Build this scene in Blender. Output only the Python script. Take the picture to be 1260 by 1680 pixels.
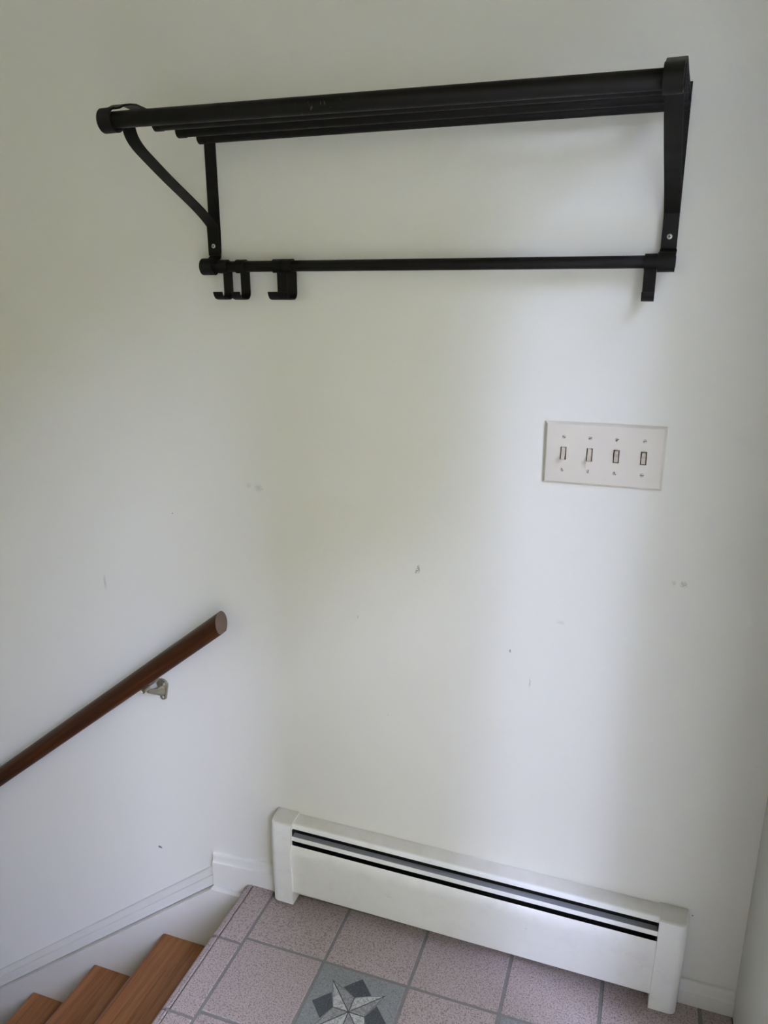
import bpy, bmesh, math, random
from mathutils import Vector, Matrix

random.seed(7)
for o in list(bpy.data.objects):
    bpy.data.objects.remove(o)
SC = bpy.context.scene
COL = SC.collection

# ------------------------------------------------------------------ camera
CAM_POS = (0.9177, -1.3922, 1.4488)
YAW, PITCH, ROLL, FPX = -0.3373, -0.2900, -0.0033, 1256.7
_f = Vector((math.sin(YAW) * math.cos(PITCH), math.cos(YAW) * math.cos(PITCH), math.sin(PITCH)))
_r = Vector((math.cos(YAW), -math.sin(YAW), 0))
_u = _r.cross(_f)
_r2 = math.cos(ROLL) * _r + math.sin(ROLL) * _u
_u2 = -math.sin(ROLL) * _r + math.cos(ROLL) * _u
cam_d = bpy.data.cameras.new('camera')
cam_d.sensor_fit = 'HORIZONTAL'
cam_d.sensor_width = 36.0
cam_d.lens = FPX * 36.0 / 1260.0
cam_d.clip_start = 0.01
cam = bpy.data.objects.new('camera', cam_d)
M3 = Matrix((_r2, _u2, -_f)).transposed()
cam.matrix_world = Matrix.Translation(CAM_POS) @ M3.to_4x4()
COL.objects.link(cam)
SC.camera = cam

# ------------------------------------------------------------------ world, daylight, exposure
W_STRENGTH = 1.0
BLOCKER_H, BLOCKER_H2, GAP, GAP_H = 14.0, 10.0, (-5.0, -10.8), 4.8  # heights and sky gap of the unseen trees added to shape the light
world = bpy.data.worlds.new('sky')
SC.world = world
world.use_nodes = True
wn = world.node_tree.nodes
wl = world.node_tree.links
wn.clear()
wo = wn.new('ShaderNodeOutputWorld')
wb = wn.new('ShaderNodeBackground')
tc = wn.new('ShaderNodeTexCoord')
sp = wn.new('ShaderNodeSeparateXYZ')
cr = wn.new('ShaderNodeValToRGB')
wl.new(tc.outputs['Generated'], sp.inputs[0])
wl.new(sp.outputs['Z'], cr.inputs['Fac'])
cr.color_ramp.elements[0].position = 0.0
cr.color_ramp.elements[0].color = (0.79, 0.835, 1.18, 1)
cr.color_ramp.elements[1].position = 1.0
cr.color_ramp.elements[1].color = (0.70, 0.775, 1.18, 1)
wl.new(cr.outputs['Color'], wb.inputs['Color'])
wb.inputs['Strength'].default_value = W_STRENGTH * 44.0
wl.new(wb.outputs[0], wo.inputs[0])

sun_d = bpy.data.lights.new('sun', 'SUN')
sun_d.energy = 9.0
sun_d.angle = math.radians(0.6)
sun_d.color = (1.0, 0.95, 0.86)
sun = bpy.data.objects.new('sun', sun_d)
# added behind the house: it lights the unseen trees for warm fill and never enters the rooms
sun.rotation_euler = Vector((0.50, -0.42, -0.76)).to_track_quat('-Z', 'Y').to_euler()
COL.objects.link(sun)

SC.view_settings.view_transform = 'Standard'
SC.view_settings.look = 'None'
SC.view_settings.exposure = 0.34
SC.view_settings.gamma = 1.0
SC.view_settings.use_curve_mapping = False
try:
    SC.cycles.use_denoising = True
    SC.cycles.max_bounces = 8
    SC.cycles.diffuse_bounces = 6
    SC.cycles.caustics_reflective = False
    SC.cycles.caustics_refractive = False
except Exception:
    pass

# light portals in the openings through which the sky is seen (they give off no light themselves)
def portal(name, loc, rot, sx, sy):
    d = bpy.data.lights.new(name, 'AREA')
    d.shape = 'RECTANGLE'
    d.size, d.size_y = sx, sy
    d.cycles.is_portal = True
    o = bpy.data.objects.new(name, d)
    o.location, o.rotation_euler = loc, rot
    COL.objects.link(o)
    return o

# room measures (metres; back wall is the plane y = 0, landing is z = 0)
XR = 1.190          # right wall face
SA = (-0.330, -0.508)     # glazed sidelight near the corner (y range in the right wall)
DR = (-0.585, -1.255)    # door leaf
DG = (-0.78, -1.02, 1.14, 1.42)   # small opening added in the unseen door for fill light: y0, y1, z0, z1
SB = (-1.295, -1.87)      # glazed sidelight on the far side of the door
DZ = 2.06
WT = 0.125
FILL_WIN = (-0.65, -0.05, 1.25, 1.75)   # unseen window added behind the camera for fill light: x0, x1, z0, z1
XL = -2.60
YF = -2.25
ZC = 3.60
ZLOW = -1.62
XN = 0.0634         # landing nosing edge
for a_, b_ in (SA, SB):
    portal('sidelight_portal', (XR + WT, (a_ + b_) / 2, DZ / 2), (0, math.radians(90), 0), DZ, abs(b_ - a_))
portal('door_fill_portal', (XR + 0.08, (DG[0] + DG[1]) / 2, (DG[2] + DG[3]) / 2), (0, math.radians(90), 0), DG[3] - DG[2], DG[0] - DG[1])
portal('fill_window_portal', ((FILL_WIN[0] + FILL_WIN[1]) / 2, YF - 0.12, (FILL_WIN[2] + FILL_WIN[3]) / 2), (math.radians(90), 0, 0), FILL_WIN[1] - FILL_WIN[0], FILL_WIN[3] - FILL_WIN[2])

# ------------------------------------------------------------------ materials
def mat(name, rgb, rough=0.5, metal=0.0, spec=0.5):
    m = bpy.data.materials.new(name)
    m.use_nodes = True
    b = m.node_tree.nodes['Principled BSDF']
    b.inputs['Base Color'].default_value = (*rgb, 1)
    b.inputs['Roughness'].default_value = rough
    b.inputs['Metallic'].default_value = metal
    b.inputs['Specular IOR Level'].default_value = spec
    return m

class NT:
    """small helper around a material's node tree"""
    def __init__(s, m):
        s.m, s.t = m, m.node_tree
        s.b = s.t.nodes['Principled BSDF']
    def n(s, kind, **kw):
        x = s.t.nodes.new(kind)
        for k, v in kw.items():
            setattr(x, k, v)
        return x
    def l(s, a, b):
        s.t.links.new(a, b)
    def obj(s):
        return s.n('ShaderNodeTexCoord').outputs['Object']
    def mapping(s, vec, scale=(1, 1, 1), loc=(0, 0, 0), rot=(0, 0, 0)):
        x = s.n('ShaderNodeMapping')
        x.inputs['Scale'].default_value = scale
        x.inputs['Location'].default_value = loc
        x.inputs['Rotation'].default_value = rot
        s.l(vec, x.inputs['Vector'])
        return x.outputs[0]
    def noise(s, vec, scale, detail=4, rough=0.5):
        x = s.n('ShaderNodeTexNoise')
        x.inputs['Scale'].default_value = scale
        x.inputs['Detail'].default_value = detail
        x.inputs['Roughness'].default_value = rough
        s.l(vec, x.inputs['Vector'])
        return x.outputs['Fac']
    def ramp(s, fac, stops):
        x = s.n('ShaderNodeValToRGB')
        e = x.color_ramp.elements
        while len(e) < len(stops):
            e.new(0.5)
        for i, (p, c) in enumerate(stops):
            e[i].position = p
            e[i].color = (*c, 1) if len(c) == 3 else c
        s.l(fac, x.inputs['Fac'])
        return x.outputs['Color']
    def math(s, op, a, b=None, clamp=False):
        x = s.n('ShaderNodeMath', operation=op, use_clamp=clamp)
        for i, v in enumerate((a, b)):
            if v is None:
                continue
            if isinstance(v, (int, float)):
                x.inputs[i].default_value = v
            else:
                s.l(v, x.inputs[i])
        return x.outputs[0]
    def mix(s, fac, a, b, mode='MIX'):
        x = s.n('ShaderNodeMix', data_type='RGBA', blend_type=mode)
        for sock, v in ((x.inputs[0], fac), (x.inputs[6], a), (x.inputs[7], b)):
            if isinstance(v, (int, float)):
                sock.default_value = v
            elif isinstance(v, tuple):
                sock.default_value = (*v, 1)
            else:
                s.l(v, sock)
        return x.outputs[2]
    def bump(s, h, strength, dist):
        x = s.n('ShaderNodeBump')
        x.inputs['Strength'].default_value = strength
        x.inputs['Distance'].default_value = dist
        s.l(h, x.inputs['Height'])
        s.l(x.outputs[0], s.b.inputs['Normal'])
    def color(s, c):
        s.l(c, s.b.inputs['Base Color'])
    def rough(s, c):
        s.l(c, s.b.inputs['Roughness'])

WALL_RGB = (0.745, 0.74, 0.70)

def wall_material(name, marks=(), bumpy=False):
    m = mat(name, WALL_RGB, 0.55, spec=0.35)
    t = NT(m)
    p = t.obj()
    col = WALL_RGB
    if marks:
        fine_n, coarse_n = t.noise(p, 420, 2, 0.6), t.noise(p, 60, 2, 0.6)
    for (x, z, rx, rz, rot, dark, grain) in marks:
        # a scuff: an ellipse on the wall broken up by noise
        q = t.mapping(p, (1, 1, 1), (-x, 0, -z))
        q = t.mapping(q, (1 / rx, 0, 1 / rz), (0, 0, 0), (0, rot, 0))
        ln = t.n('ShaderNodeVectorMath', operation='LENGTH')
        t.l(q, ln.inputs[0])
        e = t.math('SUBTRACT', 1.0, ln.outputs['Value'], clamp=True)
        nn = fine_n if grain > 200 else coarse_n
        k = t.math('MULTIPLY', t.math('SUBTRACT', t.math('ADD', nn, t.math('MULTIPLY', e, 0.35)), 0.62), 7.0, clamp=True)
        k = t.math('MULTIPLY', k, t.math('MULTIPLY', e, 3.0, clamp=True))
        k = t.math('MULTIPLY', k, dark)
        col = t.mix(k, col, (0.10, 0.10, 0.095))
    if marks:
        t.color(col)
    if bumpy:      # fine roller texture on the wall seen close up
        t.bump(t.noise(p, 200, 2, 0.6), 0.12, 0.0012)
    return m

MARKS = [
    (0.503, 0.8955, 0.005, 0.013, -0.5, 0.6, 520),
    (0.4985, 0.889, 0.0032, 0.008, -0.4, 0.7, 600),
    (1.002, 0.9266, 0.011, 0.009, 0.3, 0.35, 300),
    (0.985, 0.9266, 0.006, 0.008, 0.3, 0.22, 300),
    (0.148, 1.034, 0.016, 0.014, 0.0, 0.22, 260),
    (0.125, 1.038, 0.010, 0.010, 0.0, 0.16, 260),
    (-0.279, 0.766, 0.006, 0.030, -0.15, 0.28, 260),
    (-0.0718, 0.9577, 0.0028, 0.0028, 0, 1.0, 60),
    (-0.1968, 0.0265, 0.010, 0.007, 0.5, 1.0, 160),
    (0.6957, 0.744, 0.003, 0.006, -0.2, 0.7, 400),
    (0.4378, 0.5478, 0.0022, 0.0028, 0, 0.8, 60),
    (0.738, 0.68, 0.003, 0.016, 0.25, 0.35, 350),
    (1.0908, 0.2159, 0.0026, 0.0026, 0, 1.0, 60),
    (0.79, 0.82, 0.012, 0.007, 0, 0.16, 300),
    (0.37, 0.77, 0.003, 0.005, 0, 0.4, 300),
]
M_WALL_MARKED = wall_material('wall_paint_marked', MARKS, True)
M_WALL = wall_material('wall_paint_rolled', (), True)
M_WALL_PLAIN = wall_material('wall_paint')
M_CEIL = mat('ceiling_paint', (0.76, 0.75, 0.72), 0.8)

def trim_material(name, rgb, streak_axis=None):
    m = mat(name, rgb, 0.38, spec=0.45)
    t = NT(m)
    p = t.obj()
    sc = {'x': (3, 90, 90), 'z': (90, 90, 3), None: (20, 20, 20)}[streak_axis]
    nn = t.noise(t.mapping(p, sc), 1.0, 4, 0.6)
    t.color(t.mix(t.noise(p, 14, 5, 0.6), tuple(c * 0.93 for c in rgb), rgb))
    t.bump(nn, 0.18, 0.0015)
    return m

M_TRIM = trim_material('white_trim_paint', (0.72, 0.71, 0.68), 'x')
M_CASING = trim_material('casing_paint', (0.54, 0.55, 0.50), 'z')

M_BLACK = mat('black_powder_coat', (0.0055, 0.005, 0.0042), 0.5, spec=0.17)
t = NT(M_BLACK)
p = t.obj()
t.rough(t.ramp(t.noise(p, 40, 5, 0.6), [(0.3, (0.44,) * 3), (0.7, (0.60,) * 3)]))
t.bump(t.noise(p, 900, 2), 0.08, 0.0004)

# front rail: same coat with a few small chips and rub marks near the middle
M_BLACK_RUB = mat('black_coat_rubbed', (0.0055, 0.005, 0.0042), 0.5, spec=0.17)
t = NT(M_BLACK_RUB)
p = t.obj()
s3 = t.n('ShaderNodeSeparateXYZ')
t.l(p, s3.inputs[0])
band = t.math('MULTIPLY', t.math('GREATER_THAN', s3.outputs['X'], 0.335), t.math('LESS_THAN', s3.outputs['X'], 0.41))
ch = t.math('MULTIPLY', t.math('SUBTRACT', t.noise(t.mapping(p, (260, 130, 110)), 1.0, 3, 0.6), 0.635), 9.0, clamp=True)
t.color(t.mix(t.math('MULTIPLY', t.math('MULTIPLY', ch, band), 0.5), (0.0055, 0.005, 0.0042), (0.16, 0.15, 0.14)))
t.rough(t.ramp(t.noise(p, 40, 5, 0.6), [(0.3, (0.44,) * 3), (0.7, (0.60,) * 3)]))

M_STEEL = mat('screw_steel', (0.60, 0.60, 0.58), 0.32, 0.9)
M_RECESS = mat('dark_recess', (0.012, 0.012, 0.012), 0.8)

# heater enamel with light grime
HEAT_RGB = (0.78, 0.785, 0.77)
M_HEAT = mat('heater_enamel', HEAT_RGB, 0.33, spec=0.5)
t = NT(M_HEAT)
p = t.obj()
g = t.math('MULTIPLY', t.math('SUBTRACT', t.noise(p, 22, 6, 0.65), 0.5), 2.2, clamp=True)
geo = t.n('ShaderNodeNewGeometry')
c = t.mix(t.math('MULTIPLY', g, 0.45), HEAT_RGB, (0.55, 0.53, 0.47))
sc_ = t.math('MULTIPLY', t.math('SUBTRACT', t.noise(t.mapping(p, (60, 200, 200)), 1.0, 3), 0.72), 12, clamp=True)
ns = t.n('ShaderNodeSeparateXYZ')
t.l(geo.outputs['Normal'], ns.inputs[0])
top_dust_shade = t.math('MULTIPLY', t.math('SUBTRACT', ns.outputs['Z'], 0.75), 5.0, clamp=True)     # shade of the flat top painted in, with a dusty beige
top_dust_shade = t.math('MULTIPLY', top_dust_shade, t.math('ADD', 0.45, t.math('MULTIPLY', t.noise(p, 16, 5, 0.65), 0.6)))
c = t.mix(top_dust_shade, c, (0.50, 0.475, 0.41))
t.color(t.mix(t.math('MULTIPLY', sc_, 0.5), c, (0.30, 0.29, 0.27)))
t.bump(t.noise(p, 600, 2), 0.03, 0.0005)
M_DAMPER_SHADE = mat('damper_shaded', (0.22, 0.225, 0.235), 0.45)  # enamel darkened to paint in the shade under the lip
M_INSIDE_SHADE = mat('heater_inside_shade', (0.006, 0.006, 0.006), 0.9)  # black that paints the slot's depth in shade
M_FIN = mat('heater_fin', (0.06, 0.06, 0.06), 0.5, 0.7)

# switch plate
M_PLATE = mat('plate_plastic', (0.70, 0.645, 0.57), 0.38)
t = NT(M_PLATE)
p = t.obj()
t.color(t.mix(t.noise(p, 30, 4), (0.60, 0.565, 0.50), (0.64, 0.60, 0.53)))
M_TOGGLE = mat('toggle_plastic', (0.50, 0.445, 0.36), 0.30)
M_SLOT = mat('slot_shadow_gap', (0.05, 0.045, 0.04), 0.7)
M_SCREW_PAINT = mat('ivory_screw', (0.52, 0.50, 0.45), 0.38, 0.25)

# handrail
M_RAIL = mat('dark_stained_wood', (0.06, 0.018, 0.007), 0.42, spec=0.28)
t = NT(M_RAIL)
p = t.obj()
gr = t.noise(t.mapping(p, (4, 120, 120)), 1.0, 5, 0.65)
blot = t.noise(t.mapping(p, (6, 18, 18)), 1.0, 3)
c = t.ramp(gr, [(0.28, (0.014, 0.0045, 0.002)), (0.50, (0.046, 0.0130, 0.0032)), (0.74, (0.110, 0.036, 0.008))])
t.color(t.mix(t.math('MULTIPLY', blot, 0.5), c, (0.020, 0.0068, 0.003)))
t.bump(gr, 0.12, 0.0006)
M_RAIL_END = mat('handrail_end_grain', (0.10, 0.065, 0.048), 0.6)
t = NT(M_RAIL_END)
p = t.obj()
t.color(t.mix(t.noise(p, 300, 4), (0.08, 0.05, 0.036), (0.13, 0.088, 0.066)))
M_NICKEL = mat('dull_brass_nickel', (0.33, 0.30, 0.23), 0.38, 0.85)
t = NT(M_NICKEL)
p = t.obj()
t.color(t.mix(t.noise(p, 160, 4), (0.22, 0.20, 0.155), (0.42, 0.385, 0.30)))

# stair treads
M_TREAD = mat('oak_tread', (0.31, 0.13, 0.05), 0.42, spec=0.3)
t = NT(M_TREAD)
p = t.obj()
oi = t.n('ShaderNodeObjectInfo')
off = t.n('ShaderNodeVectorMath', operation='SCALE')
off.inputs[0].default_value = (3.7, 9.1, 5.3)
t.l(oi.outputs['Random'], off.inputs['Scale'])
ad = t.n('ShaderNodeVectorMath', operation='ADD')
t.l(p, ad.inputs[0])
t.l(off.outputs[0], ad.inputs[1])
pv = ad.outputs[0]
blot = t.noise(t.mapping(pv, (9, 1.1, 9)), 1.0, 4, 0.55)
fine = t.noise(t.mapping(pv, (190, 6, 190)), 1.0, 5, 0.7)
dash = t.noise(t.mapping(pv, (420, 16, 420)), 1.0, 3, 0.6)
wv = t.n('ShaderNodeTexWave', wave_type='RINGS', rings_direction='Y')
wv.inputs['Scale'].default_value = 16.0
wv.inputs['Distortion'].default_value = 5.0
wv.inputs['Detail'].default_value = 3.0
wv.inputs['Detail Scale'].default_value = 1.6
t.l(t.mapping(pv, (1.0, 0.10, 1.0)), wv.inputs['Vector'])
c1 = t.ramp(blot, [(0.30, (0.225, 0.083, 0.027)), (0.50, (0.300, 0.122, 0.042)), (0.72, (0.365, 0.160, 0.060))])
c1 = t.mix(0.55, c1, t.ramp(wv.outputs['Fac'], [(0.0, (0.70, 0.64, 0.58)), (0.35, (1, 1, 1))]), 'MULTIPLY')
c2 = t.ramp(fine, [(0.34, (0.52, 0.46, 0.40)), (0.60, (1, 1, 1))])
c3 = t.ramp(dash, [(0.26, (0.50, 0.45, 0.40)), (0.36, (1, 1, 1))])
t.color(t.mix(0.8, t.mix(0.7, c1, c2, 'MULTIPLY'), c3, 'MULTIPLY'))
t.bump(fine, 0.08, 0.0006)
M_RISER = mat('riser_paint', (0.62, 0.61, 0.58), 0.45)

# tile family
def tile_material(name, base, dark, light, amt=1.0):
    m = mat(name, base, 0.48, spec=0.4)
    t = NT(m)
    p = t.obj()
    oi = t.n('ShaderNodeObjectInfo')
    sc = t.n('ShaderNodeVectorMath', operation='SCALE')
    sc.inputs[0].default_value = (5.1, 3.3, 1.7)
    t.l(oi.outputs['Random'], sc.inputs['Scale'])
    ad = t.n('ShaderNodeVectorMath', operation='ADD')
    t.l(p, ad.inputs[0])
    t.l(sc.outputs[0], ad.inputs[1])
    v = ad.outputs[0]
    n1 = t.noise(v, 300, 3, 0.75)
    n2 = t.noise(v, 430, 2, 0.6)
    big = t.noise(v, 9, 3)
    c = t.mix(t.math('MULTIPLY', t.math('SUBTRACT', n1, 0.50), 9.0 * amt, clamp=True), base, dark)
    c = t.mix(t.math('MULTIPLY', t.math('SUBTRACT', n2, 0.55), 7.0, clamp=True), c, light)
    c = t.mix(t.math('MULTIPLY', big, 0.25), c, tuple(x * 0.82 for x in base))
    c = t.mix(t.math('MULTIPLY', oi.outputs['Random'], 0.10), c, tuple(x * 0.75 for x in base))
    t.color(c)
    t.bump(t.math('ADD', n1, big), 0.12, 0.0008)
    return m
M_TILE = tile_material('pink_speckled_tile', (0.345, 0.283, 0.268), (0.125, 0.100, 0.099), (0.47, 0.39, 0.375), 1.3)
M_TILE_GREY = tile_material('grey_speckled_tile', (0.205, 0.213, 0.208), (0.115, 0.122, 0.125), (0.29, 0.30, 0.295), 0.9)
M_SLATE = tile_material('dark_slate_inlay', (0.052, 0.060, 0.068), (0.022, 0.027, 0.033), (0.11, 0.12, 0.13))
def marble(name, base):
    m = mat(name, base, 0.45)
    t = NT(m)
    p = t.obj()
    wr = t.noise(p, 75, 4, 0.62)
    k = t.math('ABSOLUTE', t.math('SUBTRACT', wr, 0.5))
    vein = t.math('SUBTRACT', 1.0, t.math('MULTIPLY', k, 22.0), clamp=True)
    n1 = t.noise(p, 420, 3, 0.7)
    c = t.mix(t.math('MULTIPLY', vein, 0.8), base, (0.09, 0.09, 0.092))
    c = t.mix(t.math('MULTIPLY', t.math('SUBTRACT', n1, 0.52), 5.0, clamp=True), c, tuple(x * 0.55 for x in base))
    t.color(c)
    return m
M_MARBLE_L = marble('pale_marble_inlay', (0.43, 0.43, 0.415))
M_MARBLE_D = marble('mid_marble_inlay', (0.25, 0.247, 0.24))
M_LINE = mat('inlay_outline', (0.045, 0.047, 0.05), 0.6)
M_GROUT = mat('grey_grout', (0.20, 0.19, 0.18), 0.9)
t = NT(M_GROUT)
p = t.obj()
t.color(t.mix(t.noise(p, 120, 5, 0.6), (0.135, 0.127, 0.122), (0.205, 0.193, 0.186)))
t.bump(t.noise(p, 500, 3), 0.4, 0.001)
M_LAWN = mat('lawn_grass', (0.10, 0.17, 0.05), 0.9)
t = NT(M_LAWN)
t.color(t.mix(t.noise(t.obj(), 3, 5), (0.135, 0.13, 0.065), (0.22, 0.21, 0.115)))
M_BLOCKER_LEAF = mat('blocker_leaves', (0.06, 0.12, 0.03), 0.8)
t = NT(M_BLOCKER_LEAF)
t.color(t.mix(t.noise(t.obj(), 6, 5), (0.08, 0.075, 0.02), (0.225, 0.206, 0.062)))  # olive picked to warm the light bounced off the added trees
M_CONC = mat('door_stoop_concrete', (0.42, 0.41, 0.39), 0.9)
M_CARPET = mat('lower_floor_finish', (0.36, 0.33, 0.28), 0.9)

# ------------------------------------------------------------------ mesh helpers
def link(name, bm, m, parent=None, smooth=None, loc=None):
    bmesh.ops.recalc_face_normals(bm, faces=bm.faces[:])
    me = bpy.data.meshes.new(name)
    bm.to_mesh(me)
    bm.free()
    for mm in (m if isinstance(m, (list, tuple)) else [m]):
        me.materials.append(mm)
    if smooth is not None:
        for pl in me.polygons:
            pl.use_smooth = True
        try:
            me.set_sharp_from_angle(angle=math.radians(smooth))
        except Exception:
            pass
    o = bpy.data.objects.new(name, me)
    COL.objects.link(o)
    if parent:
        o.parent = parent
    if loc is not None:
        o.location = loc
    return o

def tag(o, label=None, cat=None, group=None, kind=None):
    if label:
        o['label'] = label
    if cat:
        o['category'] = cat
    if group:
        o['group'] = group
    if kind:
        o['kind'] = kind
    return o

def empty(name, loc=(0, 0, 0)):
    o = bpy.data.objects.new(name, None)
    o.empty_display_size = 0.05
    o.location = loc
    COL.objects.link(o)
    return o

def box(bm, x0, x1, y0, y1, z0, z1, bevel=0.0, seg=2):
    r = bmesh.ops.create_cube(bm, size=1.0)
    vs = r['verts']
    for v in vs:
        v.co = Vector(((x0 + x1) / 2 + v.co.x * (x1 - x0), (y0 + y1) / 2 + v.co.y * (y1 - y0), (z0 + z1) / 2 + v.co.z * (z1 - z0)))
    if bevel:
        es = list({e for v in vs for e in v.link_edges})
        bmesh.ops.bevel(bm, geom=es, offset=bevel, segments=seg, affect='EDGES', profile=0.5)
    return bm

def extrude(bm, poly, fn):
    """closed 2-D polygon swept between fn(p, 0) and fn(p, 1)"""
    a = [bm.verts.new(fn(q, 0)) for q in poly]
    b = [bm.verts.new(fn(q, 1)) for q in poly]
    n = len(poly)
    for i in range(n):
        bm.faces.new((a[i], a[(i + 1) % n], b[(i + 1) % n], b[i]))
    bm.faces.new(a)
    bm.faces.new(list(reversed(b)))
    return bm

def extrude_x(bm, poly_yz, x0, x1):
    return extrude(bm, poly_yz, lambda q, s: (x0 if s == 0 else x1, q[0], q[1]))

def extrude_y(bm, poly_xz, y0, y1):
    return extrude(bm, poly_xz, lambda q, s: (q[0], y0 if s == 0 else y1, q[1]))

def cyl(bm, a, b, r0, r1=None, n=28):
    a, b = Vector(a), Vector(b)
    d = b - a
    q = d.to_track_quat('Z', 'Y').to_matrix().to_4x4()
    bmesh.ops.create_cone(bm, cap_ends=True, cap_tris=False, segments=n, radius1=r0, radius2=r0 if r1 is None else r1,
                          depth=d.length, matrix=Matrix.Translation((a + b) / 2) @ q)
    return bm

def lathe(bm, pts, origin, axis='X', n=32):
    """pts: (t along axis, radius)"""
    rings = []
    ox, oy, oz = origin
    for (tt, r) in pts:
        ring = []
        for k in range(n):
            a = 2 * math.pi * k / n
            c, s = r * math.cos(a), r * math.sin(a)
            co = {'X': (ox + tt, oy + c, oz + s), 'Y': (ox + c, oy + tt, oz + s), 'Z': (ox + c, oy + s, oz + tt)}[axis]
            ring.append(bm.verts.new(co))
        rings.append(ring)
    for i in range(len(rings) - 1):
        for k in range(n):
            bm.faces.new((rings[i][k], rings[i][(k + 1) % n], rings[i + 1][(k + 1) % n], rings[i + 1][k]))
    bm.faces.new(rings[0])
    bm.faces.new(list(reversed(rings[-1])))
    return bm

def offset_path(pts, th):
    """polyline (2-D) thickened to one side -> closed polygon"""
    n = len(pts)
    out = []
    for i in range(n):
        p0 = Vector(pts[max(0, i - 1)])
        p1 = Vector(pts[i])
        p2 = Vector(pts[min(n - 1, i + 1)])
        d1 = (p1 - p0).normalized() if i > 0 else (p2 - p1).normalized()
        d2 = (p2 - p1).normalized() if i < n - 1 else d1
        n1, n2 = Vector((-d1.y, d1.x)), Vector((-d2.y, d2.x))
        b = n1 + n2
        if b.length < 1e-6:
            b = n1.copy()
        b.normalize()
        k = th / max(0.35, b.dot(n1))
        out.append((p1 + b * k))
    return [tuple(p) for p in pts] , [tuple(p) for p in out]

def strip_x(bm, pts, th, x0, x1):
    """flat bar following a path in the y-z plane, th thick, from x0 to x1"""
    a, b = offset_path(pts, th)
    n = len(a)
    ra = [[bm.verts.new((x, q[0], q[1])) for q in a] for x in (x0, x1)]
    rb = [[bm.verts.new((x, q[0], q[1])) for q in b] for x in (x0, x1)]
    for i in range(n - 1):
        bm.faces.new((ra[0][i], ra[0][i + 1], ra[1][i + 1], ra[1][i]))
        bm.faces.new((rb[0][i], rb[1][i], rb[1][i + 1], rb[0][i + 1]))
        for s in (0, 1):
            bm.faces.new((ra[s][i], rb[s][i], rb[s][i + 1], ra[s][i + 1]))
    for i in (0, n - 1):
        bm.faces.new((ra[0][i], ra[1][i], rb[1][i], rb[0][i]))
    return bm

def arc(cx, cy, r, a0, a1, n=12):
    return [(cx + r * math.cos(math.radians(a0 + (a1 - a0) * i / n)), cy + r * math.sin(math.radians(a0 + (a1 - a0) * i / n))) for i in range(n + 1)]

def catmull(pts, n=6):
    out = []
    P = [pts[0]] + list(pts) + [pts[-1]]
    for i in range(1, len(P) - 2):
        p0, p1, p2, p3 = [Vector(q) for q in P[i - 1:i + 3]]
        for k in range(n):
            t_ = k / n
            out.append(tuple(0.5 * ((2 * p1) + (-p0 + p2) * t_ + (2 * p0 - 5 * p1 + 4 * p2 - p3) * t_ ** 2 + (-p0 + 3 * p1 - 3 * p2 + p3) * t_ ** 3)))
    out.append(tuple(pts[-1]))
    return out

def structure(name, bm, m, label, cat, smooth=None):
    return tag(link(name, bm, m, None, smooth), label, cat, None, 'structure')

# ------------------------------------------------------------------ the shell
bm = bmesh.new()
box(bm, XL, XR + WT, 0.0, 0.12, ZLOW, ZC)
# cut the room-side face along the bounds of each scuff so that only those patches carry the scuffed paint
bm.faces.ensure_lookup_table()
bmesh.ops.delete(bm, geom=[min(bm.faces, key=lambda f: f.calc_center_median().y)], context='FACES_ONLY')
PAD = [(x - 1.3 * max(rx, rz), x + 1.3 * max(rx, rz), z - 1.3 * max(rx, rz), z + 1.3 * max(rx, rz)) for (x, z, rx, rz, *_r) in MARKS]
gx = sorted({XL, XR + WT} | {round(v, 5) for q in PAD for v in q[:2]})
gz = sorted({ZLOW, ZC} | {round(v, 5) for q in PAD for v in q[2:]})
gv = [[bm.verts.new((x, 0.0, z)) for z in gz] for x in gx]
for i in range(len(gx) - 1):
    for j in range(len(gz) - 1):
        f = bm.faces.new((gv[i][j], gv[i + 1][j], gv[i + 1][j + 1], gv[i][j + 1]))
        mx, mz = (gx[i] + gx[i + 1]) / 2, (gz[j] + gz[j + 1]) / 2
        f.material_index = 1 if any(a <= mx <= b and c <= mz <= d for a, b, c, d in PAD) else 0
bmesh.ops.remove_doubles(bm, verts=bm.verts[:], dist=1e-5)
structure('wall_back', bm, [M_WALL, M_WALL_MARKED], 'scuffed off-white back wall behind the black rack and handrail', 'wall')

bm = bmesh.new()
for (y0, y1, z0, z1) in ((SA[0], 0.0, ZLOW, ZC), (YF, SB[1], ZLOW, ZC), (SB[1], SA[0], DZ, ZC), (SB[1], SA[0], ZLOW, -0.02),
                         (DR[0], SA[1], 0, DZ), (SB[0], DR[1], 0, DZ)):
    box(bm, XR + 0.004, XR + WT, y0, y1, z0, z1)
structure('wall_right', bm, M_WALL_PLAIN, 'off-white entry wall with the doorway, right of the heater', 'wall')
bm = bmesh.new()
box(bm, XL - 0.12, XL, YF - 0.12, 0.12, ZLOW, ZC)
structure('wall_left', bm, M_WALL_PLAIN, 'off-white wall at the far foot of the stairs', 'wall')
bm = bmesh.new()
for (x0, x1, z0, z1) in ((XL, FILL_WIN[0], ZLOW, ZC), (FILL_WIN[1], XR + WT, ZLOW, ZC), (FILL_WIN[0], FILL_WIN[1], ZLOW, FILL_WIN[2]), (FILL_WIN[0], FILL_WIN[1], FILL_WIN[3], ZC)):
    box(bm, x0, x1, YF - 0.12, YF, z0, z1)
structure('wall_front', bm, M_WALL_PLAIN, 'off-white wall opposite the black rack', 'wall')
bm = bmesh.new()
box(bm, XL - 0.12, XR + WT, YF - 0.12, 0.12, ZC, ZC + 0.12)
structure('ceiling', bm, M_CEIL, 'plain white ceiling over the entry', 'ceiling')
bm = bmesh.new()
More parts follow.
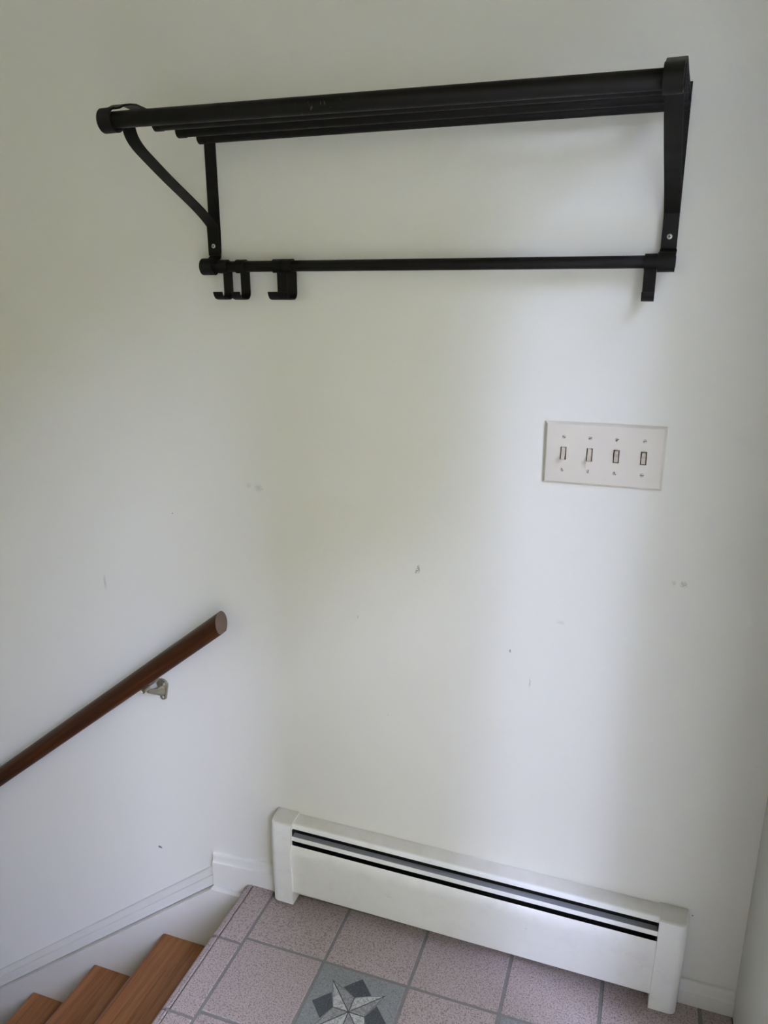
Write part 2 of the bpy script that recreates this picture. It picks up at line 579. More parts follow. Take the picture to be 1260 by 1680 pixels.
box(bm, XL, XN - 0.04, -1.13, -1.03, ZLOW, -0.05)
structure('wall_stair', bm, M_WALL_PLAIN, 'low off-white wall on the open side of the stairs', 'wall')
bm = bmesh.new()
box(bm, XL - 0.12, XR + WT, YF - 0.12, 0.12, ZLOW - 0.1, ZLOW)
structure('floor_lower', bm, M_CARPET, 'lower level floor at the foot of the stairs', 'floor')

# door casing: a wide painted board with vertical steps on the right wall
bm = bmesh.new()
poly = [(XR + 0.004, 0.0), (XR, -0.002), (XR, -0.118), (XR - 0.003, -0.122), (XR - 0.003, -0.176), (XR - 0.009, -0.186), (XR - 0.009, -0.235),
        (XR - 0.013, -0.241), (XR - 0.013, SA[0] + 0.02), (XR - 0.010, SA[0] + 0.006), (XR + 0.004, SA[0] + 0.006)]
extrude(bm, poly, lambda q, s: (q[0], q[1], 0.0 if s == 0 else DZ + 0.07))
door = structure('door_1', bm, M_CASING, 'grey-white painted door casing at the right edge', 'door frame')
for nm, (a, b, c_, d, e, f) in (('door_leaf', (XR + 0.03, XR + 0.075, DR[0], DR[1], 0.012, DG[2])),
                                ('door_rail', (XR + 0.03, XR + 0.075, DR[0], DR[1], DG[3], DZ - 0.004)),
                                ('door_stile', (XR + 0.03, XR + 0.075, DR[0], DG[0], DG[2], DG[3])),
                                ('door_stile', (XR + 0.03, XR + 0.075, DG[1], DR[1], DG[2], DG[3])),
                                ('threshold', (XR + 0.004, XR + WT + 0.03, SA[0], SB[1], -0.02, 0.010)),
                                ('casing', (XR - 0.013, XR + 0.004, SB[1] - 0.08, SB[1] - 0.006, 0.0, DZ + 0.07)),
                                ('head_casing', (XR - 0.013, XR + 0.004, SB[1] - 0.006, SA[0] + 0.006, DZ + 0.004, DZ + 0.07))):
    bm = bmesh.new()
    box(bm, a, b, min(c_, d), max(c_, d), e, f)
    link(nm, bm, M_CASING, door)

# outside: lawn and stoop; unseen trees added to block and tint the daylight
bm = bmesh.new()
box(bm, XR + WT, 30, -16, 14, -0.45, -0.35)
box(bm, -20, XR + WT, -16, YF - 0.13, -0.45, -0.35)
structure('ground_outside', bm, M_LAWN, 'lawn outside the entry door', 'lawn')
bm = bmesh.new()
box(bm, XR + WT, XR + WT + 1.2, -1.9, 0.2, -0.35, -0.05)
structure('door_stoop', bm, M_CONC, 'concrete step outside the entry door', 'step')

def tree_blocker(name, x0, x1, y0, y1, h, lab):
    bm = bmesh.new()
    box(bm, x0, x1, y0, y1, -0.45, h)
    bmesh.ops.subdivide_edges(bm, edges=bm.edges[:], cuts=14, use_grid_fill=True)
    rnd = random.Random(3)
    for v in bm.verts:
        v.co += Vector((rnd.uniform(-.35, .35), rnd.uniform(-.35, .35), rnd.uniform(-.5, .5) if v.co.z > 0 else 0))
    tag(link(name, bm, M_BLOCKER_LEAF), lab, 'trees', None, 'structure')
tree_blocker('tree_blocker', 8.5, 10.5, GAP[0], 9, BLOCKER_H, 'unseen tall trees added to narrow the sky beyond the lawn')
tree_blocker('tree_blocker', 8.5, 10.5, GAP[1], GAP[0], GAP_H, 'unseen low hedge added below the sky gap')
tree_blocker('tree_blocker', 6.5, 8.5, -15.5, GAP[1], BLOCKER_H, 'unseen tall trees added to close the far side of the sky gap')
tree_blocker('tree_blocker', -10.0, 6.0, -11.5, -9.5, BLOCKER_H2, 'unseen trees added to tint the light at the added back window')

# ------------------------------------------------------------------ landing floor with single tiles
T, G0, R0, GR = 0.1968, 0.1436, -0.1617, 0.0068
bm = bmesh.new()
box(bm, XN + 0.012, XR + 0.003, YF, -0.001, -0.16, -0.0022)
floor = structure('floor', bm, M_GROUT, 'tiled entry landing in pink speckled tile with grey grout', 'floor')

def tile_mesh(name, x0, x1, y0, y1, m):
    bm = bmesh.new()
    w, d = x1 - x0, y1 - y0
    z0 = -0.008
    bz = 0.0016
    bot = [bm.verts.new(q) for q in ((0, 0, z0), (w, 0, z0), (w, d, z0), (0, d, z0))]
    mid = [bm.verts.new(q) for q in ((0, 0, -bz), (w, 0, -bz), (w, d, -bz), (0, d, -bz))]
    top = [bm.verts.new(q) for q in ((bz, bz, 0), (w - bz, bz, 0), (w - bz, d - bz, 0), (bz, d - bz, 0))]
    for i in range(4):
        j = (i + 1) % 4
        bm.faces.new((bot[i], bot[j], mid[j], mid[i]))
        bm.faces.new((mid[i], mid[j], top[j], top[i]))
    bm.faces.new(top)
    bm.faces.new(list(reversed(bot)))
    return bm

mesh_cache = {}
def put_tile(x0, x1, y0, y1, m):
    key = (round(x1 - x0, 4), round(y1 - y0, 4), m.name)
    if key not in mesh_cache:
        o = link('tile', tile_mesh('tile', x0, x1, y0, y1, m), m, floor)
        mesh_cache[key] = o.data
    else:
        o = bpy.data.objects.new('tile', mesh_cache[key])
        COL.objects.link(o)
        o.parent = floor
    o.location = (x0, y0, random.uniform(-0.0004, 0.0002))
    return o

xs = [G0 + k * T for k in range(6)] + [XR]
ys = [-0.0006] + [R0 - k * T for k in range(11)]
star_tiles = []
for i in range(6):
    for j in range(len(ys) - 1):
        x0, x1 = xs[i] + GR / 2, xs[i + 1] - GR / 2
        if i == 5:
            x1 = XR - 0.0015
        y1, y0 = ys[j] - GR / 2, ys[j + 1] + GR / 2
        star = j >= 1 and j % 2 == 1 and i % 2 == 1 and i < 5
        o = put_tile(x0, x1, y0, y1, M_TILE_GREY if star else M_TILE)
        if star:
            o['label'] = 'grey tile with a pale four-pointed star inlay'
            star_tiles.append((o, x1 - x0))

# star inlay pieces, each a thin plate sunk into its tile
def plate_poly(pts, z0, z1):
    bm = bmesh.new()
    extrude(bm, pts, lambda q, s: (q[0], q[1], z0 if s == 0 else z1))
    return bm
N, P, D = 0.036, 0.0605, 0.083
K = 0.032
star_defs = []
for q in range(4):
    a = math.radians(90 * q)
    rt = lambda x, y: (x * math.cos(a) - y * math.sin(a), x * math.sin(a) + y * math.cos(a))
    star_defs.append(('corner_piece', [rt(0, D), rt(-K, D - K), rt(0, N), rt(K, D - K)], M_SLATE))
    star_defs.append(('star_facet', [rt(0, 0), rt(P, P), rt(0, N)], M_MARBLE_L if q % 2 == 0 else M_MARBLE_L))
    star_defs.append(('star_facet', [rt(0, 0), rt(N, 0), rt(P, P)], M_MARBLE_D))
def shrink(pts, d):
    c = Vector((sum(p[0] for p in pts) / len(pts), sum(p[1] for p in pts) / len(pts)))
    n = len(pts)
    area = sum(pts[i][0] * pts[(i + 1) % n][1] - pts[(i + 1) % n][0] * pts[i][1] for i in range(n))
    sg = 1 if area > 0 else -1
    lines = []
    for i in range(n):
        p0, p1 = Vector(pts[i]), Vector(pts[(i + 1) % n])
        t_ = (p1 - p0).normalized()
        nn = Vector((-t_.y, t_.x)) * sg
        lines.append((p0 + nn * d, t_))
    out = []
    for i in range(n):
        (p0, t0), (p1, t1) = lines[i - 1], lines[i]
        den = t0.x * t1.y - t0.y * t1.x
        k = ((p1 - p0).x * t1.y - (p1 - p0).y * t1.x) / den
        out.append(tuple(p0 + t0 * k))
    return out
star_meshes = []
for ti, (o, w) in enumerate(star_tiles):
    c = w / 2
    if ti == 0:
        bm = bmesh.new()
        for nm, pts, m in star_defs:
            extrude(bm, pts, lambda q, s: (q[0], q[1], -0.0005 if s == 0 else 0.0001))
        base = link('inlay_outline', bm, M_LINE, o, None, (c, c, 0))
        star_meshes.append(('inlay_outline', base.data))
        for nm, pts, m in star_defs:
            bm = plate_poly(shrink(pts, 0.0011), -0.0004, 0.0003)
            x = link(nm, bm, m, o, None, (c, c, 0))
            star_meshes.append((nm, x.data))
    else:
        for nm, me in star_meshes:
            x = bpy.data.objects.new(nm, me)
            COL.objects.link(x)
            x.parent = o
            x.location = (c, c, 0)

# nosing strip of the landing: rounded edge tiles with a groove
nos_poly = [(0.1402 - XN, -0.008), (0.1402 - XN, -0.0016), (0.1402 - XN - 0.0016, 0.0)]
nos_poly += [(0.0215, 0.0), (0.0203, -0.0022), (0.0183, -0.0022), (0.0170, 0.0006), (0.0150, 0.0010), (0.0135, 0.0004)]
nos_poly += [(0.0100 + q[0], -0.0110 + q[1]) for q in arc(0, 0, 0.0100, 80, 180, 7)]
nos_poly += [(0.0, -0.030), (0.012, -0.030), (0.012, -0.008)]
nys = [-0.0138, -0.1815] + [-0.1815 - T * k for k in range(1, 11)]
for j in range(len(nys) - 1):
    y1, y0 = nys[j] - (GR / 2 if j else 0), nys[j + 1] + GR / 2
    bm = bmesh.new()
    extrude_y(bm, nos_poly, 0.0, y1 - y0)
    o = link('edge_tile', bm, M_TILE, floor, 35, (XN, y0, 0.0))
    if j == 0:
        o['label'] = 'narrow pink tile with a rounded front edge'

# ------------------------------------------------------------------ baseboards
def bb_profile(h, low, k=1.0):
    # (y, z) with the moulded top; the board's face stands 13 mm off the wall
    pr = [(0.0, low), (-0.0135, low), (-0.0135, h - 0.027), (-0.0128, h - 0.0245), (-0.0100, h - 0.0235), (-0.0085, h - 0.021), (-0.0078, h - 0.007), (-0.0062, h - 0.002), (-0.0035, h), (0.0, h)]
    return [(y * k, z) for y, z in pr]

def bb(bm, x0, h0, low0, x1, h1, low1, k=1.0):
    p0, p1 = bb_profile(h0, low0, k), bb_profile(h1, low1, k)
    a = [bm.verts.new((x0, q[0], q[1])) for q in p0]
    b = [bm.verts.new((x1, q[0], q[1])) for q in p1]
    n = len(a)
    for i in range(n):
        bm.faces.new((a[i], a[(i + 1) % n], b[(i + 1) % n], b[i]))
    bm.faces.new(a)
    bm.faces.new(list(reversed(b)))

bm = bmesh.new()
bb(bm, -0.034, 0.060, -0.034, 0.1465, 0.0722, -0.034)
structure('baseboard_left', bm, M_TRIM, 'white baseboard at the top of the stairs, left of the heater', 'baseboard', 40)
bm = bmesh.new()
bb(bm, 1.079, 0.056, 0.0005, XR - 0.0005, 0.056, 0.0005)
structure('baseboard_right', bm, M_TRIM, 'short white baseboard between the heater and door casing', 'baseboard', 40)

# raking baseboard above the stair skirt
SL = 0.780
XJ = -0.0345
bm = bmesh.new()
XE = -2.0
dz = SL * (XJ - XE)
bb(bm, XJ, 0.020, -0.034, XE, 0.020 - dz * 0.994, -0.034 - dz, 0.80)
structure('baseboard_stair', bm, M_TRIM, 'sloping white baseboard running down along the stairs', 'baseboard', 40)

# stair skirt board: proud of the baseboard, its top edge is a narrow ledge
SKY = -0.0275
poly = [(0.058, -0.036), (0.030, -0.036), (XJ, -0.036), (XE, -0.036 - dz), (XE, -0.036 - dz - 0.75), (0.058, -0.62)]
bm = bmesh.new()
extrude_y(bm, poly, SKY, 0.0)
structure('trim_1', bm, M_TRIM, 'white skirt board between the stair treads and sloping baseboard', 'skirt board')

# ------------------------------------------------------------------ stairs
stairs = tag(empty('staircase', (XN, -0.5, -0.3)), 'oak-tread staircase going down to the left of the landing', 'stairs')
RUN, RISE = 0.2526, 0.1958
def child(o, parent):
    o.parent = parent
    o.matrix_parent_inverse = Matrix.Translation(parent.location).inverted()
    return o
Y_IN, Y_OUT = SKY - 0.0008, -1.028
for k in range(1, 8):
    xf = 0.0521 - k * RUN
    z = -0.0324 - k * RISE
    xb = xf + RUN + 0.03 - 0.027
    th = 0.027
    r = th / 2
    poly = [(xb, z), (xb, z - th)] + [(xf + r + q[0], z - r + q[1]) for q in arc(0, 0, r, 270, 90, 8)]
    bm = bmesh.new()
    extrude_y(bm, poly, Y_OUT, Y_IN)
    o = link('tread', bm, M_TREAD, None, 40)
    child(o, stairs)
for k in range(0, 8):
    zt = (-0.0324 - k * RISE - 0.027) if k else -0.030
    zb = -0.0324 - (k + 1) * RISE
    xr = (0.0521 - k * RUN + 0.028) if k else XN + 0.012
    if k == 0:
        xr = 0.0521 + 0.006
    bm = bmesh.new()
    box(bm, xr, xr + 0.014, Y_OUT, Y_IN, max(zb, ZLOW), zt)
    child(link('riser', bm, M_RISER), stairs)

# ------------------------------------------------------------------ baseboard heater
HX, HLEN, HZ = 0.1561, 0.9229, 0.0118
TILT = math.atan2(0.0114, HLEN)
heater = tag(empty('baseboard_heater', (HX, -0.001, HZ)), 'long white metal baseboard heater with a black slot on the wall', 'heater')
heater.rotation_euler = (0, TILT, 0)
CW = 0.0545
HT = 0.2290
cap_prof = [(0.0, 0.0), (-0.0472, 0.0), (-0.0550, 0.152), (-0.0552, 0.157), (-0.0485, 0.2205), (-0.0470, 0.2240), (-0.0440, 0.2262), (-0.0400, 0.2272), (0.0, HT + 0.0012)]
def end_cap(mirror):
    bm = bmesh.new()
    # sections along x: outer vertical edge rounded in plan
    secs = [(0.0, 0.70), (0.0012, 0.82), (0.004, 0.91), (0.008, 0.968), (0.0125, 0.993), (0.017, 1.0), (CW, 1.0)]
    rows = []
    for (x, k) in secs:
        row = []
        for (y, z) in cap_prof:
            row.append(bm.verts.new(((x if not mirror else -x), y * k, z - (0.0008 if k < .9 and z > .2 else 0))))
        rows.append(row)
    n = len(cap_prof)
    for i in range(len(rows) - 1):
        for j in range(n):
            bm.faces.new((rows[i][j], rows[i][(j + 1) % n], rows[i + 1][(j + 1) % n], rows[i + 1][j]))
    bm.faces.new(rows[0])
    bm.faces.new(list(reversed(rows[-1])))
    return bm
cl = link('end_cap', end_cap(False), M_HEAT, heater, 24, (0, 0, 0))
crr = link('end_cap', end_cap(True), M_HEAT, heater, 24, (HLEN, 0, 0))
x0, x1 = CW - 0.004, HLEN - CW + 0.004
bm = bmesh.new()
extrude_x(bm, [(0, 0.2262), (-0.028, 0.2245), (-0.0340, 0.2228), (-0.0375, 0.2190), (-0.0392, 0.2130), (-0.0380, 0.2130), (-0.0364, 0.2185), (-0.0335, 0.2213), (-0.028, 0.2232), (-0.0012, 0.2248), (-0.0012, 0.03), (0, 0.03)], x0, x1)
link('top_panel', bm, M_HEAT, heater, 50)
bm = bmesh.new()
strip_x(bm, [(-0.0290, 0.1952), (-0.0420, 0.1946), (-0.0440, 0.1932)], 0.0012, x0, x1)
dm = link('damper', bm, M_DAMPER_SHADE, heater, 30)
dm['label'] = 'narrow louvre inside the heater slot, coloured grey for shade'
bm = bmesh.new()
strip_x(bm, [(-0.0436, 0.1948), (-0.0449, 0.1930), (-0.0457, 0.1852)], 0.0012, x0, x1)
lp = link('louvre_lip', bm, M_HEAT, dm, 40)
bm = bmesh.new()
strip_x(bm, [(-0.0415, 0.1600), (-0.0432, 0.1685), (-0.0450, 0.1720), (-0.0472, 0.1690), (-0.0496, 0.1570), (-0.0506, 0.1480), (-0.0498, 0.1350), (-0.0430, 0.0340), (-0.030, 0.0335)], 0.0014, x0, x1)
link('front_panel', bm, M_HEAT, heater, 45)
bm = bmesh.new()
box(bm, x0, x1, -0.012, -0.004, 0.040, 0.212)
for xe in (CW, HLEN - CW - 0.001):
    box(bm, xe, xe + 0.001, -0.0415, -0.004, 0.060, 0.2105)
link('shade_liner', bm, M_INSIDE_SHADE, heater)  # black sheets added so the slot reads as deep shade
bm = bmesh.new()
cyl(bm, (x0, -0.025, 0.105), (x1, -0.025, 0.105), 0.011, n=16)
for k in range(60):
    xx = x0 + 0.05 + (x1 - x0 - 0.1) * k / 59
    box(bm, xx, xx + 0.0006, -0.041, -0.013, 0.075, 0.135)
link('fin_tube', bm, M_FIN, heater)
bm = bmesh.new()
bmesh.ops.create_uvsphere(bm, u_segments=12, v_segments=6, radius=0.0028)
for v in bm.verts:
    v.co.y *= 0.4
sc1 = link('rivet', bm, M_HEAT, cl, 60, (CW - 0.007, -0.0463, 0.012))

# ------------------------------------------------------------------ black wall rack
BW = 0.024
BXL, BXR = 0.0824, 0.9205
RACKZ = 1.4806
rack = tag(empty('wall_rack', (0.5, 0, RACKZ)), 'black metal wall rack with shelf rails and a hook bar', 'rack')
FY, FZ, FR = -0.285, 1.6925, 0.0122
LY, LZ, LR = -0.030, 1.4806, 0.0100
TOPZ = 1.7225

def make_bracket(xc):
    b = empty('bracket', (xc, 0, LZ))
    x0, x1 = -BW / 2, BW / 2
    z = lambda v: v - LZ
    # wall strip that runs down the wall and curls round the hook bar
    bm = bmesh.new()
    pts = [(-0.0035, z(1.742)), (-0.0035, z(1.62)), (-0.0035, z(1.5545)), (-0.0040, z(1.525)), (-0.0050, z(1.508)), (-0.0075, z(1.4985))]
    R_ = LR + 0.0028
    pts += arc(LY, 0, R_, 68, -250, 26)[1:] if False else []
    strip_x(bm, [(q[0], q[1]) for q in pts], 0.0032, x0, x1)
    s = link('wall_strip', bm, M_BLACK, b, 30)
    # loop round the hook bar
    bm = bmesh.new()
    loop = [(-0.0070, z(1.5005)), (-0.0105, z(1.4975))] + [(LY + q[0], q[1]) for q in arc(0, 0, R_, 62, -270, 26)]
    strip_x(bm, loop, 0.0028, x0 - 0.001, x1 + 0.001)
    link('bar_loop', bm, M_BLACK, b, 30)
    # diagonal strip from the wall strip to the front, curving up under the shelf
    bm = bmesh.new()
    dia = [(-0.0070, z(1.502)), (-0.0072, z(1.530)), (-0.0080, z(1.5525)), (-0.0125, z(1.5600)), (-0.0554, z(1.5850)), (-0.1417, z(1.6250)), (-0.195, z(1.6515)), (-0.2180, z(1.6640)), (-0.2330, z(1.6770)), (-0.2400, z(1.6930)), (-0.2420, z(1.7150))]
    strip_x(bm, [dia[0], dia[1]] + catmull(dia[2:], 5), 0.0032, x0, x1)
    link('diagonal_strip', bm, M_BLACK, b, 30)
    # top strip: from the wall out over the shelf rails, then round the front rail
    bm = bmesh.new()
    R2 = FR + 0.0030
    a0 = 55
    top = [(-0.0040, z(1.7190)), (-0.19, z(1.7200)), (-0.215, z(1.7215)), (-0.232, z(1.7225))]
    top += [(-0.246, z(1.7205)), (-0.262, z(1.7165)), (-0.274, z(1.7105))] + [(FY + q[0], z(FZ) + q[1]) for q in arc(0, 0, R2, 85, 335, 26)]
    strip_x(bm, top, -0.0030, x0, x1)
    link('top_strip', bm, M_BLACK, b, 30)
    # round end discs closing the loops
    return b

brL = make_bracket(BXL)
brL['label'] = 'bent black flat-bar bracket'
brR = empty('bracket', (BXR, 0, LZ))
for ch in list(brL.children):
    c = ch.copy()
    COL.objects.link(c)
    c.parent = brR
for b, rx, rz in ((brL, 0.4, -1.1), (brR, -0.9, -2.7)):
    b.rotation_euler = (math.radians(-rx), 0, math.radians(rz))
    child(b, rack)
# rack screws
def screw_mesh(r, cross=True, depth=0.0016):
    bm = bmesh.new()
    lathe(bm, [(0.0, r), (-depth * 0.4, r), (-depth, r * 0.72)], (0, 0, 0), 'Y', 20)
    return bm
first = None
for b in (brL, brR):
    o = link('screw', screw_mesh(0.0042), M_STEEL, b, 40, (0.0, -0.0100, 1.5195 - LZ))
    bm = bmesh.new()
    box(bm, -0.0022, 0.0022, -0.0019, -0.0012, -0.0006, 0.0006)
    box(bm, -0.0006, 0.0006, -0.00185, -0.0012, -0.0022, 0.0022)
    link('screw', bm, M_RECESS, b, None, (0.0, -0.0100, 1.5195 - LZ)).name = 'screw_cross'

def rail_part(name, a, b, r, m):
    # round rail from a to b with eased ends
    a, b = Vector(a), Vector(b)
    bm = bmesh.new()
    e, L = 0.0016, (b - a).length
    lathe(bm, [(0, r - e), (0.0006, r - 0.0004), (e, r), (L - e, r), (L - 0.0006, r - 0.0004), (L, r - e)], (0, 0, 0), 'X', 32)
    o = link(name, bm, m, None, 40)
    o.matrix_world = Matrix.Translation(a) @ (b - a).to_track_quat('X', 'Z').to_matrix().to_4x4()
    return child(o, rack)

ex = BW / 2 - 0.0005
def skew(y):
    k = y / FY
    return (-0.0055 * k, -0.0134 * k, 0.0020 * k, -0.0045 * k)     # x shift left, x shift right, z shift left, z shift right
sl, sr, zl, zr = skew(FY)
rail_part('front_rail', (BXL - ex + sl, FY, FZ + zl), (BXR + ex + sr, FY, FZ + zr), FR, M_BLACK_RUB)
for (y, z) in ((-0.1555, 1.7090), (-0.0880, 1.7095), (-0.0215, 1.7098)):
    sl, sr, zl, zr = skew(y)
    rr = rail_part('shelf_rail', (BXL - ex + sl + 0.004, y, z + zl), (BXR + ex + sr, y, z + zr), 0.0098, M_BLACK)
    bm = bmesh.new()
    lathe(bm, [(-0.002, 0.0095), (-0.001, 0.0107), (0.014, 0.0107), (0.0145, 0.0095)], (0, 0, 0), 'X', 28)
    o = link('rail_cap', bm, M_BLACK, rr, 40)
rail_part('hook_rail', (BXL - ex - 0.001, LY, LZ), (BXR + ex + 0.001, LY, LZ), LR, M_BLACK)

# ------------------------------------------------------------------ hooks on the bar
def hook_mesh():
    bm = bmesh.new()
    R_ = LR + 0.0006
    th = 0.0021
    # loop over the bar from front-bottom over the top, then down behind, then J forward
    pts = [(q[0], q[1]) for q in arc(0, 0, R_, 255, -8, 22)]
    pts += [(R_ + 0.0004, -0.006), (R_ + 0.0006, -0.020), (R_ + 0.0006, -0.040)]
    cx = R_ + 0.0006 - 0.012
    pts += [(cx + q[0], -0.047 + q[1]) for q in arc(0, 0, 0.012, 0, -100, 8)]
    pts += [(-0.0140, -0.0590), (-0.0215, -0.0570), (-0.0262, -0.0520), (-0.0285, -0.0460)]
    strip_x(bm, pts, th, -0.0098, 0.0098)
    return bm
HOOKS = [
    (0.1150, 'black metal J-hook on the bar, nearest the left bracket'),
    (0.1530, 'black metal J-hook on the bar, second from the left end'),
    (0.2315, 'left one of the two black hooks pushed together'),
    (0.2522, 'right one of the two black hooks pushed together'),
    (0.8955, 'lone black hook at the right end of the bar'),
]
hm = None
for x, lab in HOOKS:
    if hm is None:
        o = link('coat_hook', hook_mesh(), M_BLACK, None, 32)
        hm = o.data
    else:
        o = bpy.data.objects.new('coat_hook', hm)
        COL.objects.link(o)
    o.location = (x, LY, LZ)
    tag(o, lab, 'hook', 'hooks on the rack bar')

# ------------------------------------------------------------------ light switch plate
PX, PZ, PW, PH = 0.7397, 1.0969, 0.2080, 0.1143
plate = tag(empty('light_switch', (PX + PW / 2, 0, PZ + PH / 2)), 'beige four-gang light switch plate with four toggles', 'light switch')
SPC = 0.0460
# cover plate with real openings: bands of boxes would show seams, so build a grid with holes
def cover():
    bm = bmesh.new()
    hx, hz = 0.0053, 0.0120
    cxs = [(-1.5 + k) * SPC for k in range(4)]
    ox, oz, bev, d = PW / 2, PH / 2, 0.0075, 0.0062
    xs_ = [-ox + bev]
    for c in cxs:
        xs_ += [c - hx, c + hx]
    xs_ += [ox - bev]
    zs_ = [-oz + bev, -hz, hz, oz - bev]
    g = [[bm.verts.new((x, -d, z)) for z in zs_] for x in xs_]
    for i in range(len(xs_) - 1):
        for j in range(3):
            if j == 1 and i % 2 == 1:
                # walls of the opening
                c4 = [g[i][1], g[i + 1][1], g[i + 1][2], g[i][2]]
                b4 = [bm.verts.new((v.co.x, -0.0025, v.co.z)) for v in c4]
                for a in range(4):
                    bm.faces.new((c4[a], c4[(a + 1) % 4], b4[(a + 1) % 4], b4[a]))
                continue
            bm.faces.new((g[i][j], g[i + 1][j], g[i + 1][j + 1], g[i][j + 1]))
    # bevelled rim
    rim = [g[i][0] for i in range(len(xs_))] + [g[-1][j] for j in (1, 2)] + [g[i][3] for i in range(len(xs_) - 1, -1, -1)] + [g[0][j] for j in (2, 1)]
    def out(v, k, y):
        x = v.co.x
        z = v.co.z
        nx = x + (k if x >= ox - bev - 1e-6 else -k if x <= -ox + bev + 1e-6 else 0)
        nz = z + (k if z >= oz - bev - 1e-6 else -k if z <= -oz + bev + 1e-6 else 0)
        return bm.verts.new((nx, y, nz))
    prev = rim
    for (k, y) in ((0.003, -0.0057), (bev - 0.0012, -0.0032), (bev, -0.0010), (bev, 0.0)):
        cur = [out(v, k, y) for v in rim]
        n = len(rim)
        for i in range(n):
            bm.faces.new((prev[i], prev[(i + 1) % n], cur[(i + 1) % n], cur[i]))
        prev = cur
    return bm
cv = link('cover_plate', cover(), M_PLATE, plate, 25)
rots = [[35, 70], [150, 95], [140, 60], [160, 5]]
for k in range(4):
    cx = (-1.5 + k) * SPC
    up = k >= 2
    bm = bmesh.new()
    box(bm, cx - 0.0060, cx + 0.0060, -0.0020, -0.0005, -0.013, 0.013)
    link('switch_recess', bm, M_SLOT, plate)
    # toggle: a cradle that fills the slot and a tapering nub pointing up or down
    bm = bmesh.new()
    s = 1 if up else -1
    prof = [(-0.0020, -0.0112), (-0.0052, -0.0100), (-0.0060, -0.0020 * 1), (-0.0066, 0.0006), (-0.0165, 0.0072), (-0.0168, 0.0092), (-0.0150, 0.0108), (-0.0045, 0.0098), (-0.0020, 0.0105)]
    prof = [(y, z * s) for y, z in prof]
    extrude(bm, prof, lambda q, e: (cx + (-1 if e == 0 else 1) * (0.0034 if abs(q[0]) < 0.008 else 0.0029), q[0], q[1]))
    tg = link('toggle', bm, M_TOGGLE, plate, 20)
    tg['label'] = 'switch toggle flipped up' if up else 'switch toggle flipped down'
    for q, zz in ((0, 0.0302), (1, -0.0302)):
        bm = bmesh.new()
        lathe(bm, [(0.0, 0.0036), (-0.0006, 0.0036), (-0.0013, 0.0026)], (0, 0, 0), 'Y', 18)
        so = link('screw', bm, M_SCREW_PAINT, plate, 40, (cx, -0.0060, zz))
        bm = bmesh.new()
        box(bm, -0.0030, 0.0030, -0.00145, -0.0008, -0.00055, 0.00055)
        sl = link('screw_slot', bm, M_RECESS, so)
        so.rotation_euler = (0, math.radians(rots[k][q]), 0)

# ------------------------------------------------------------------ handrail with its wall bracket
RAILY = -0.0620
ANG = math.atan(0.779)
RR = 0.0232
rail_prof = []      # (y across, w perpendicular to the run) loaf shape: round top and sides, flat underside
for q in range(27):
    a = math.radians(-62 + 304 * q / 26)
    rail_prof.append((RR * math.cos(a), RR * math.sin(a)))
# top end (plumb cut) at XTOP, rail axis passes (XTOP, z)
XTOP, ZTOP = 0.074, 0.739
hr = tag(empty('handrail', (XTOP, RAILY, ZTOP)), 'dark stained wooden handrail sloping down along the stairs', 'handrail')
d = Vector((-math.cos(ANG), 0, -math.sin(ANG)))
nrm = Vector((-math.sin(ANG), 0, math.cos(ANG)))
LEN = 2.6
bm = bmesh.new()
a, b = [], []
for (y, w) in rail_prof:
    p0 = Vector((0, y, 0)) + nrm * w
    cut = p0.x * 0.72 / d.x      # slide the profile along the run: nearly plumb cut at the top end
    a.append(bm.verts.new(p0 - d * cut))
    b.append(bm.verts.new(p0 + d * LEN))
n = len(a)
for i in range(n):
    bm.faces.new((a[i], a[(i + 1) % n], b[(i + 1) % n], b[i]))
fe = bm.faces.new(a)
fe.material_index = 1
bm.faces.new(list(reversed(b)))
# wood coordinates along the run: build straight along local -x then rotate the part
rot = Matrix.Rotation(ANG, 4, 'Y')
for v in bm.verts:
    v.co = rot @ v.co
wood = link('rail', bm, [M_RAIL, M_RAIL_END], hr, 40)
wood.rotation_euler = (0, -ANG, 0)

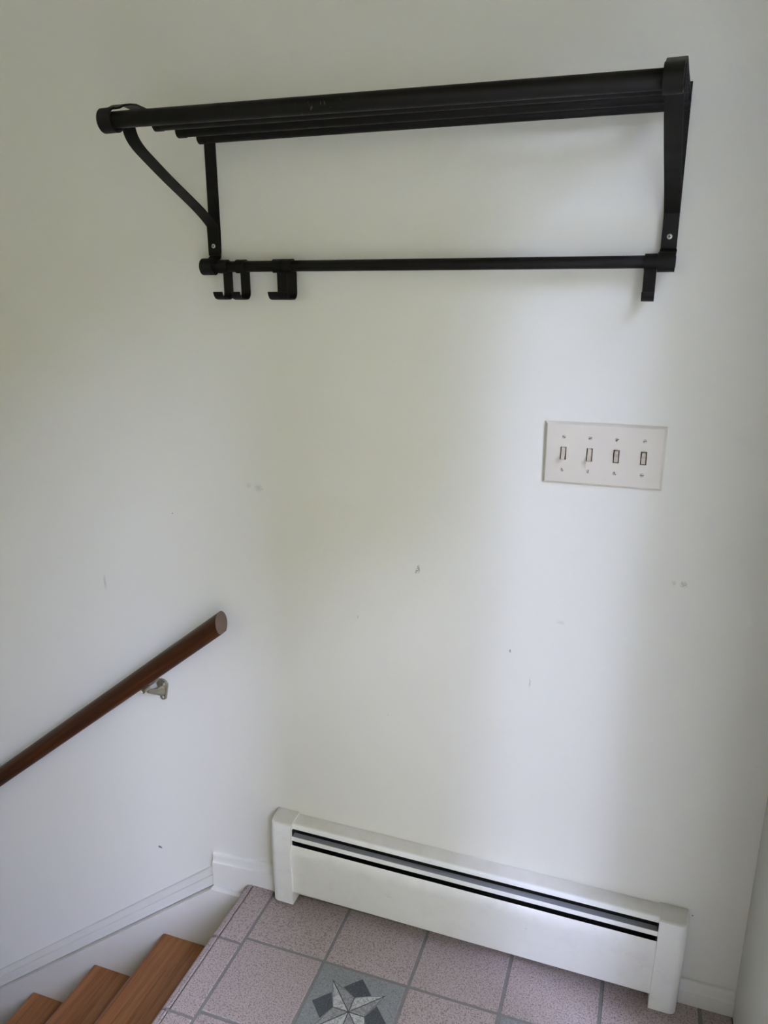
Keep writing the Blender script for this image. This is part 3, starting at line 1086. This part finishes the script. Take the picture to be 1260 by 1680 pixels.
def wall_bracket(bx):
    """cast bracket: keyhole wall plate, curved arm, saddle under the rail, bolt"""
    zc = ZTOP + (bx - XTOP) * math.tan(ANG)     # rail axis height here
    br = empty('wall_bracket', (bx, 0, zc))
    pz = -0.0610
    bm = bmesh.new()
    # plate outline (x, z): wide round head, narrow rounded foot
    out = []
    for q in range(13):
        a_ = math.radians(-20 + 220 * q / 12)
        out.append((0.0160 * math.cos(a_), 0.010 + 0.0125 * math.sin(a_)))
    for q in range(9):
        a_ = math.radians(190 + 160 * q / 8)
        out.append((0.0082 * math.cos(a_), -0.026 + 0.0082 * math.sin(a_)))
    extrude(bm, out, lambda q, s: (q[0] * (1 if s == 0 else 0.9), 0.0 if s == 0 else -0.0055, q[1] * (1 if s == 0 else 0.95)))
    bmesh.ops.translate(bm, verts=bm.verts[:], vec=(0, 0, pz))
    link('wall_plate', bm, M_NICKEL, br, 40)
    # arm: tapered tube bending outwards and up to the rail
    path = [((0, -0.003, pz - 0.006), 0.0100, 0.0150), ((0, -0.012, pz - 0.004), 0.0078, 0.0125), ((0, -0.026, pz + 0.002), 0.0062, 0.0085), ((0, -0.042, pz + 0.010), 0.0056, 0.0066),
            ((0, -0.054, pz + 0.018), 0.0054, 0.0058), ((0, -0.0615, pz + 0.027), 0.0054, 0.0054), ((0, -0.0620, pz + 0.036), 0.0056, 0.0056)]
    bm = bmesh.new()
    rings = []
    for i, (c, rx, rz) in enumerate(path):
        c = Vector(c)
        t_ = (Vector(path[min(i + 1, len(path) - 1)][0]) - Vector(path[max(i - 1, 0)][0])).normalized()
        up = Vector((1, 0, 0)).cross(t_)
        ring = []
        for q in range(16):
            a_ = 2 * math.pi * q / 16
            ring.append(bm.verts.new(c + Vector((1, 0, 0)) * rx * math.cos(a_) + up * rz * math.sin(a_)))
        rings.append(ring)
    for i in range(len(rings) - 1):
        for q in range(16):
            bm.faces.new((rings[i][q], rings[i][(q + 1) % 16], rings[i + 1][(q + 1) % 16], rings[i + 1][q]))
    bm.faces.new(rings[0])
    bm.faces.new(list(reversed(rings[-1])))
    link('arm', bm, M_NICKEL, br, 60)
    # saddle under the rail, along the slope
    bm = bmesh.new()
    box(bm, -0.024, 0.024, -0.0090, 0.0090, -0.0016, 0.0016, 0.0012, 1)
    sd = link('saddle', bm, M_NICKEL, br, 40, (0.0145, RAILY, -0.0190))
    sd.rotation_euler = (0, -ANG, 0)
    # bolt through the arm's head
    bm = bmesh.new()
    lathe(bm, [(-0.0105, 0.0040), (-0.0120, 0.0056), (-0.0045, 0.0060), (0.006, 0.0060), (0.010, 0.0045)], (0, -0.0640, pz + 0.028), 'Y', 18)
    bt = link('bolt', bm, M_NICKEL, br, 40)
    for zz in (0.0125, -0.0260):
        bm = bmesh.new()
        lathe(bm, [(0.0, 0.0042), (-0.0012, 0.0042), (-0.0022, 0.0028)], (0 if zz < 0 else 0.006, -0.0052, pz + zz), 'Y', 16)
        link('screw', bm, M_STEEL, br, 40)
    return br
for bx in (-0.141, -1.25):
    b = wall_bracket(bx)
    child(b, hr)
    b['label'] = 'dull brass-coloured wall bracket under the handrail'
